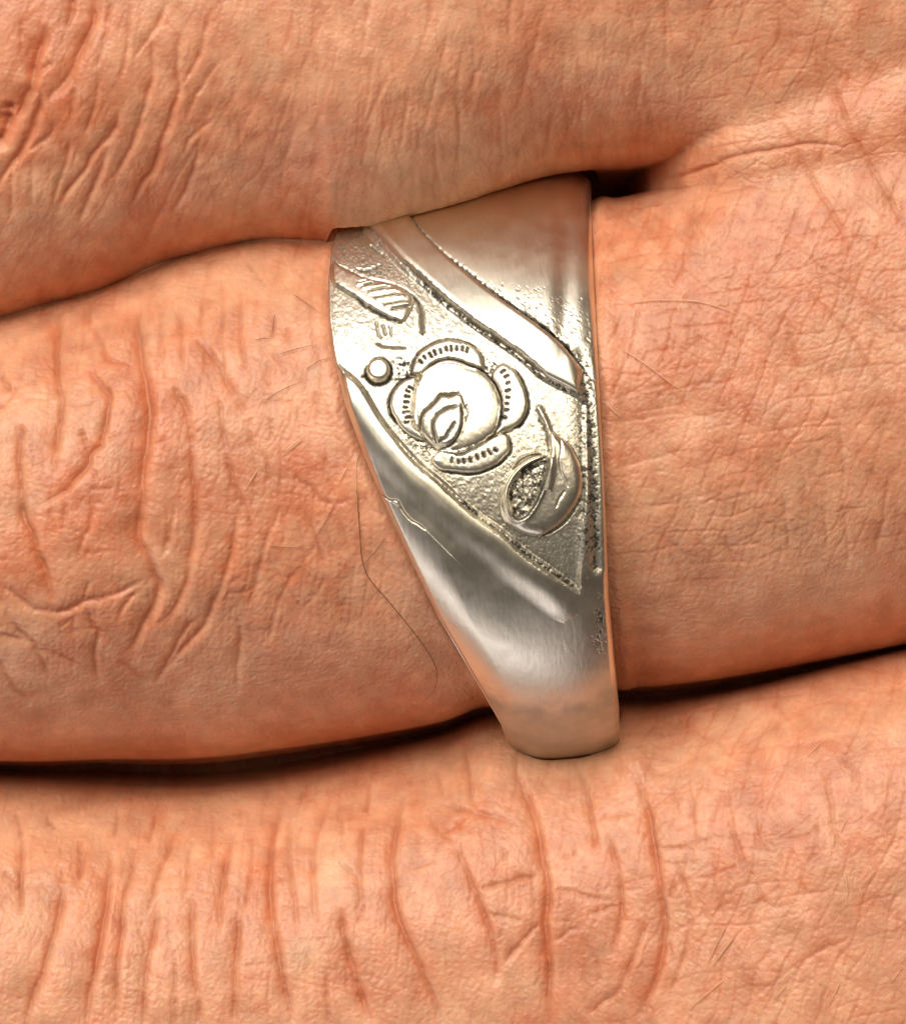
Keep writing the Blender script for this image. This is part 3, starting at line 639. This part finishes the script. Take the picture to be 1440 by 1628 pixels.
d, _, t = poly_dist(X, Y, stalk); h += 5.0 * np.exp(-(d / 5.0) ** 2) * (t < 0.99)

# engraved lines
groove(U1[3:], 3.0, 4.0, 0.85); groove([(a, b - 3) for a, b in U1[5:]], 3.0, 3.0, 0.7, 1.2)
groove(L1[3:-1], 2.4, 3.5, 0.6, 1.2)
G1 = lambda p, *a: groove(zoom(*Z1, p), *a)
G2 = lambda p, *a: groove(zoom(*Z2, p), *a)
G3 = lambda p, *a: groove(zoom(*Z3, p), *a)
G1([(150,415),(250,480),(400,560),(500,592),(600,615),(700,650),(790,705),(860,760),(900,805)], 2.8, 4.0, 0.9, 0.3)
G1([(890,800),(915,850),(925,900),(928,1000),(932,1100)], 3.4, 5.0, 0.75, 0.3)
G1([(330,755),(420,830),(520,895),(620,945),(735,992)], 1.6, 3.0, 0.9, 0.8); G1([(130,620),(240,700),(330,760)], 1.8, 3.0, 0.5, 0.6)
for s in [((400,658),(480,640)),((450,712),(640,686)),((490,775),(720,740)),((580,840),(785,808)),((640,893),(815,862)),((350,635),(420,615))]: G1(list(s), 1.6, 2.6, 0.9, 0.2)
for s in [((345,650),(470,628)),((390,690),(600,665)),((450,740),(690,712)),((520,800),(760,775)),((600,868),(810,838))]: 
    P = spline(zoom(*Z1, list(s)), 4); bx = RM.box(P, 8); d, _, _ = poly_dist(X[bx], Y[bx], P); h[bx] += 2.2 * np.exp(-(d / 1.8) ** 2)
G1([(450,240),(520,310),(590,365)], 1.6, 3.0, 0.8); G1([(330,460),(400,485),(480,470),(540,435)], 1.8, 3.0, 0.85); G1([(510,960),(530,1080),(560,1130)], 1.4, 2.5, 0.5)
G1([(570,1000),(600,1100)], 1.6, 3.0, 0.6); G1([(510,1180),(560,1200),(640,1215),(780,1225)], 2.0, 3.0, 0.8, 0.9); G1([(640,1010),(650,1110)], 1.4, 2.0, 0.4)
groove([(602.6 + 20.5 * math.cos(a), 589.7 + 20.5 * math.sin(a)) for a in np.linspace(-2.2, 3.6, 22)], 2.8, 3.5, 0.97, 0.5); groove([(575, 598), (584, 594)], 2.2, 3, 0.95)
G2(pt_top[:9], 2.7, 4.0, 0.98, 0.4); G2(pt_left[:7], 2.5, 4.0, 0.97, 0.6); G2(pt_right[1:8], 2.4, 4.0, 0.95, 0.5); G2(pt_bot[1:10], 2.4, 4.0, 0.85, 0.6)
G2(ROSE[:14] , 2.4, 3.5, 0.97, 0.5); G2(ROSE[13:18], 2.2, 4.0, 0.75, 1.2); G2(ROSE[20:] + ROSE[:1], 1.8, 3.5, 0.45, 1.0)
cen = zoom(*Z2, [(690, 720)])[0]
dashes(zoom(*Z2, [(360,330),(430,280),(510,245),(570,225),(640,208),(700,203),(760,205),(820,225)]), 10, 8, 2.0, 3.0, cen)
dashes(zoom(*Z2, [(310,530),(272,590),(262,640),(260,690),(252,750),(268,800),(268,870)]), 8, 8, 2.0, 3.0, cen)
dashes(zoom(*Z2, [(1080,380),(1120,440),(1142,510),(1145,580),(1138,650),(1128,720),(1105,840)]), 8, 8, 2.0, 3.0, cen)
dashes(zoom(*Z2, [(1060,1075),(980,1118),(900,1152),(830,1178),(720,1190),(620,1180)]), 8, 8, 2.0, 3.0, cen)
G2([(720,605),(640,625),(560,622),(520,670),(470,720),(410,770),(385,840),(380,920)], 2.9, 4.0, 0.9, 0.5); G2([(720,710),(650,735),(590,755),(530,800),(490,880),(500,960),(520,1040)], 2.5, 3.5, 0.85, 0.5)
G2([(735,700),(748,800),(740,900),(700,990),(640,1050),(540,1090)], 2.3, 3.0, 0.85, 0.6); G2([(685,860),(630,940),(600,990),(550,1030)], 2.4, 3.0, 0.85, 0.7); G2([(780,700),(800,780),(780,850)], 1.3, 2.0, 0.4, 1.0)
G3([(440,520),(520,430),(620,385),(720,385)], 1.8, 3.5, 0.95, 0.5); G3([(510,545),(600,480),(700,430),(765,400)], 2.6, 4.0, 0.97, 0.4); G3([(690,40),(745,150),(768,250),(775,360)], 2.0, 3.0, 0.8, 1.2)
G3([(720,1155),(830,1105),(940,1020),(1030,900),(1090,780)], 1.7, 3.5, 0.75, 0.3); G3([(880,200),(900,320),(885,430),(905,560),(960,680)], 1.8, 1.6, 0.12, 0.3); G3([(930,720),(880,800),(850,870)], 1.8, 1.5, 0.15, 0.3)
G3([(740,620),(700,740),(640,860),(570,950),(500,985),(435,950)], 2.6, 2.0, 0.9, 0.8)
groove(zoom(*Z5, [(310,1120),(360,1160),(420,1165),(450,1220),(510,1295),(570,1330),(625,1370)]), 1.6, 3.5, 0.7, 0.4)
groove(FB[3:], 2.2, 2.5, 0.35, 1.0)
for pts in ([(922, 830), (919, 880), (922, 930)],):
    P = spline(pts, 5); d, _, _ = poly_dist(X, Y, P); h += 2.0 * np.exp(-(d / 5.0) ** 2)
# blackened pits
free = (pid == 0) * 1.0; pan = above * sstep(440, 500, Y)
def dens(m): DEN[:] = np.maximum(DEN, m)
dens(0.66 * np.exp(-(dU / 9.0) ** 2) * (sU < 0) * sstep(430, 480, Y)); dens(0.50 * np.exp(-dU / 30.0) * pan)
dens(0.46 * sstep(885, 925, X) * sstep(460, 600, Y) * (1 - sstep(870, 930, Y)) * free); dens(0.50 * np.exp(-(dC / 11.0) ** 2) * free)
dens(0.62 * np.exp(-(dL / 10.0) ** 2) * (sL > 0) * sstep(420, 460, Y) * free); dens(0.40 * np.exp(-dL / 26.0) * (sL > 0) * free)
dens(0.46 * np.exp(-np.maximum(np.hypot(X - 725, Y - 645) - 90, 0) / 22.0) * free * ins_f); dens(0.70 * np.exp(-(np.hypot(X - 642, Y - 588) / 28.0) ** 2) * free)
dens(0.18 * free * ins_f); dens(0.58 * np.exp(-(dF / 11.0) ** 2) * free * ins_f * sstep(680, 740, X)); dens(0.30 * free * ins_f * sstep(780, 860, Y))
dens(0.50 * hol_mask); dens(0.5 * sstep(936, 950, X) * sstep(930, 960, Y) * (1 - sstep(1000, 1080, Y)))
dens(0.45 * np.exp(-((X - 600) / 60) ** 2 - ((Y - 425) / 14) ** 2) * free)
DEN *= 1.18 * sstep(3, 10, 950 + (Y - 640) * 0.045 - X)
g3 = fbm(X / 2.2, Y / 2.2, 13, 2)
spk = sstep(0.25 - DEN * 0.5, 0.37 - DEN * 0.5, g1 * 0.45 + g2 * 0.35 + g3 * 0.35) * (DEN > 0.02)
h -= spk * 0.7; pat = np.maximum(pat, spk * (0.5 + 0.45 * sstep(0.3, 0.62, DEN)))
pat = np.maximum(pat, 0.25 * np.exp(-(dC / 12.0) ** 2)); pat = np.maximum(pat, ins_f * (pid == 0) * (0.10 + 0.16 * np.clip(g1 + 0.3, 0, 1)))

# ------------------------------------------------------------------ the ring: one grid round the finger, cut into its parts
ph = np.concatenate([np.arange(-1.50, 1.50, 1.55 / RR), np.linspace(1.505, 2 * math.pi - 1.505, 120)])
NW = 290
t01 = np.linspace(0, 1, NW); el, er = ring_edges(ph)
Wg = el[:, None] + (er - el)[:, None] * t01[None, :]
ds = np.minimum(Wg - el[:, None], er[:, None] - Wg)
PHg = np.repeat(ph[:, None], NW, 1); Qg = RR * np.sin(PHg)
imx = RC[0] + Wg * AX[0] + Qg * BX[0]; imy = RC[1] + Wg * AX[1] + Qg * BX[1]
front = (np.cos(PHg) > 0.03)
hr = RM.sample(h, imx, imy) * sstep(0.0, 0.25, np.cos(PHg)) * np.clip(ds / 6, 0, 1)
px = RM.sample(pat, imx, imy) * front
ix = np.clip(((imx - RM.x0) / RM.st).round().astype(int), 0, RM.nx - 1); iy = np.clip(((imy - RM.y0) / RM.st).round().astype(int), 0, RM.ny - 1)
part = np.where(front, pid[iy, ix], 0)
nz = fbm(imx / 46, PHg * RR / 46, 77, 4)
px = np.maximum(px, 0.45 * sstep(0.74, 1.0, PHg + 0.12 * nz) * (0.85 + 0.35 * nz))     # lower end and underside darkened: brown reflection painted into the colour
tt = 2 * t01[None, :] - 1
lowb = sstep(0.2, 0.7, PHg) 
dome = -(9 + 9 * lowb) * np.abs(tt) ** (3.2 - 0.9 * lowb) - 7.0 * np.clip(1 - ds / 9.0, 0, 1) ** 2
dome -= 10.0 * np.clip(1 - (er[:, None] - Wg) / 46.0, 0, 1) ** 1.3 * (1 - sstep(0.15, 0.75, PHg))
dome -= 12.0 * np.clip(1 - (Wg - el[:, None]) / 55.0, 0, 1) ** 1.6 * sstep(-0.5, -0.1, PHg)
Rg = RR + dome + hr
def ring_pt(W, R, PHI):
    Q = R * np.sin(PHI); Zz = R * np.cos(PHI)
    return np.stack([wx(RC[0] + W * AX[0] + Q * BX[0]), wy(RC[1] + W * AX[1] + Q * BX[1]), wz(Zz)], -1)
out = ring_pt(Wg, Rg, PHg)
# rim and inside of the band
inn = []
def col(Wc, Rc): inn.append(ring_pt(Wc, Rc, ph))
Rr, Rl = Rg[:, -1], Rg[:, 0]; Ri = np.full(len(ph), RR - TH)
col(er + 0.8, Rr - 2.5); col(er + 1.0, (Rr + Ri) / 2); col(er - 0.5, Ri + 2); col(er - 5, Ri)
for k in (0.75, 0.5, 0.25): col(el + (er - el) * k, Ri)
col(el + 5, Ri); col(el + 0.5, Ri + 2); col(el - 1.0, (Rl + Ri) / 2); col(el - 0.8, Rl - 2.5)
inn = np.stack(inn, 1); allp = np.concatenate([out, inn], 1); NP = allp.shape[1]; n = len(ph)
I = np.arange(n)[:, None] * NP + np.arange(NP)[None, :]
Ni = np.roll(I, -1, 0); A = I; B = np.roll(I, -1, 1); Cc = np.roll(Ni, -1, 1); Dd = Ni
FR = np.stack([A, Dd, Cc, B], -1)
# part of each face by majority at its corners (grid faces only)
fp = np.zeros((n, NP), int); fp[:, :NW - 1] = np.maximum.reduce([part[:, :-1], part[:, 1:]])
same = (part[:, :-1] == part[:, 1:]); fp[:, :NW - 1] = np.where(same, part[:, :-1], fp[:, :NW - 1])
VR = allp.reshape(-1, 3)
gu = np.roll(allp, -1, 0) - np.roll(allp, 1, 0); gv = np.roll(allp, -1, 1) - np.roll(allp, 1, 1)
NRM = np.cross(gu, gv); NRM /= np.linalg.norm(NRM, axis=-1, keepdims=True) + 1e-12
# outward on the outer grid
cen3 = ring_pt(Wg, Rg * 0, PHg); sgn = np.sign(np.sum(NRM[:, :NW] * (out - cen3)).mean()); NRM *= sgn
if sgn < 0: FR = FR[..., ::-1]
FR = FR.reshape(-1, 4); fp = fp.ravel(); NRM = NRM.reshape(-1, 3)
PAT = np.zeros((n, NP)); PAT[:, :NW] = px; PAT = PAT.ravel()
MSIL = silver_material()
ring = bpy.data.objects.new("silver_ring", None); scene.collection.objects.link(ring)
rb = ring_pt(np.array([-230.0]), np.array([RR - TH]), np.array([math.pi]))[0]
ring.location = rb; ring.empty_display_size = 0.005
ring["label"] = "tarnished silver flower ring with rose relief, tapering band, worn on the middle of three fingers"
ring["category"] = "ring"
bpy.context.view_layer.update()
def cut(k, name, parent, label=None):
    f = FR[fp == k]
    if len(f) == 0: return None
    u, inv = np.unique(f, return_inverse=True); inv = inv.reshape(f.shape)
    me = make_mesh(name, VR[u] - rb, inv, [MSIL], {"patina_reflection": PAT[u]}, NRM[u])
    o = bpy.data.objects.new(name, me); scene.collection.objects.link(o); o.parent = parent
    if label: o["label"] = label
    return o
band = cut(0, "band", ring)
cut(1, "border_ribbon", ring, "upper slanting polished border ribbon")
cut(2, "border_ribbon", ring, "lower slanting polished border ribbon")
cut(3, "leaf", ring, "small engraved leaf with hatched veins")
cut(4, "bead", ring, "small round polished bead")
rose = cut(5, "rose_heart", ring, "round domed rose heart with swirled centre")
for k in range(6, 10): cut(k, "petal", rose)
lob = cut(10, "seed_cup", ring, "swollen seed cup with raised lip")
cut(11, "cup_hollow", lob, "blackened hollow of the seed cup")

# ------------------------------------------------------------------ hairs on the skin
MD = hair_material("brown_hair", (0.17, 0.065, 0.025)); MLi = hair_material("pale_hair", (0.62, 0.38, 0.2))
def hair(pts, pale=False, r=1.25, lift=5.0):
    P = spline(pts, 6); nP = len(P)
    z = np.array([skin_z(a, b) for a, b in P])
    for _ in range(3): z = np.maximum(z, np.convolve(np.pad(z, 2, mode='edge'), np.ones(5) / 5, 'valid'))
    t = np.linspace(0, 1, nP); z = z + 1.0 + lift * np.sin(t * math.pi) ** 0.8
    C = np.stack([P[:, 0], P[:, 1], z], -1); T = np.gradient(C, axis=0); T /= np.linalg.norm(T, axis=1, keepdims=True)
    a = np.cross(T, [0, 0, 1.0]); a /= np.linalg.norm(a, axis=1, keepdims=True); b = np.cross(T, a)
    rad = r * np.clip(1.1 - 0.9 * t ** 3, 0.15, 1) * np.clip(t * 8 + 0.5, 0, 1)
    K = 5; vs = []
    for k in range(K):
        an = 2 * math.pi * k / K
        vs.append(C + (a * math.cos(an) + b * math.sin(an)) * rad[:, None])
    vs = np.stack(vs, 1).reshape(-1, 3)
    i = np.arange(nP - 1)[:, None] * K; j = np.arange(K)[None, :]; j1 = (j + 1) % K
    f = np.stack([i + j, i + K + j, i + K + j1, i + j1], -1).reshape(-1, 4)
    vw = np.stack([wx(vs[:, 0]), wy(vs[:, 1]), wz(vs[:, 2])], -1)
    o = bpy.data.objects.new("hair", make_mesh("hair", vw, f, [MLi if pale else MD])); scene.collection.objects.link(o); o.parent = hand
for z_, pl, p in [
 (ZD, 0, [(1020,250),(1025,330),(1035,480),(1045,600),(1080,700),(1180,820),(1300,970),(1390,1100),(1425,1200),(1400,1290),(1350,1340)]),
 (ZD, 1, [(1022,80),(1014,160),(1016,240),(1024,330)]), (ZD, 0, [(910,320),(860,420),(790,530)]), (ZD, 0, [(1160,500),(1100,580),(1015,660)]),
 (ZD, 1, [(745,0),(690,45),(620,100)]), (ZD, 1, [(525,145),(490,200),(455,260)]), (ZD, 1, [(970,140),(930,215)]), (ZD, 0, [(580,535),(680,545),(760,535)]),
 (ZC, 0, [(1015,415),(1100,475),(1210,555)]), (ZC, 0, [(740,750),(800,740),(850,743)]), (ZC, 0, [(920,855),(1050,815),(1190,785)]), (ZC, 0, [(1110,970),(1200,910),(1290,885)]),
 (ZC, 0, [(820,1190),(900,1140),(1010,1085),(1125,1040)]), (ZC, 1, [(950,1579),(1040,1500),(1120,1435)]), (ZC, 0, [(875,560),(862,650),(855,720)]),
 (ZJ, 1, [(240,110),(330,97),(490,100),(590,125),(690,165)]), (ZJ, 1, [(215,290),(300,345),(400,420),(460,460)]), (ZJ, 1, [(150,500),(180,530),(210,555)]),
 (ZH, 1, [(865,810),(830,880),(805,940)]), (ZH, 1, [(890,845),(850,900),(820,940)]), (ZH, 1, [(860,980),(800,1030),(745,1080)]), (ZH, 1, [(1242,640),(1250,690),(1248,740)]),
 (ZH, 1, [(1225,990),(1210,1020),(1190,1060)]), (ZH, 0, [(1170,235),(1150,255),(1120,280)]), (ZH, 1, [(1415,950),(1385,990)]), (ZH, 1, [(1060,990),(1020,1040)]), (ZH, 1, [(1245,470),(1230,510)]), (ZH, 1, [(1290,680),(1300,720)])]:
    hair(zoom(*z_, p), bool(pl), 0.8 if pl else (0.9 if len(p) > 8 else 0.55), 2.0)
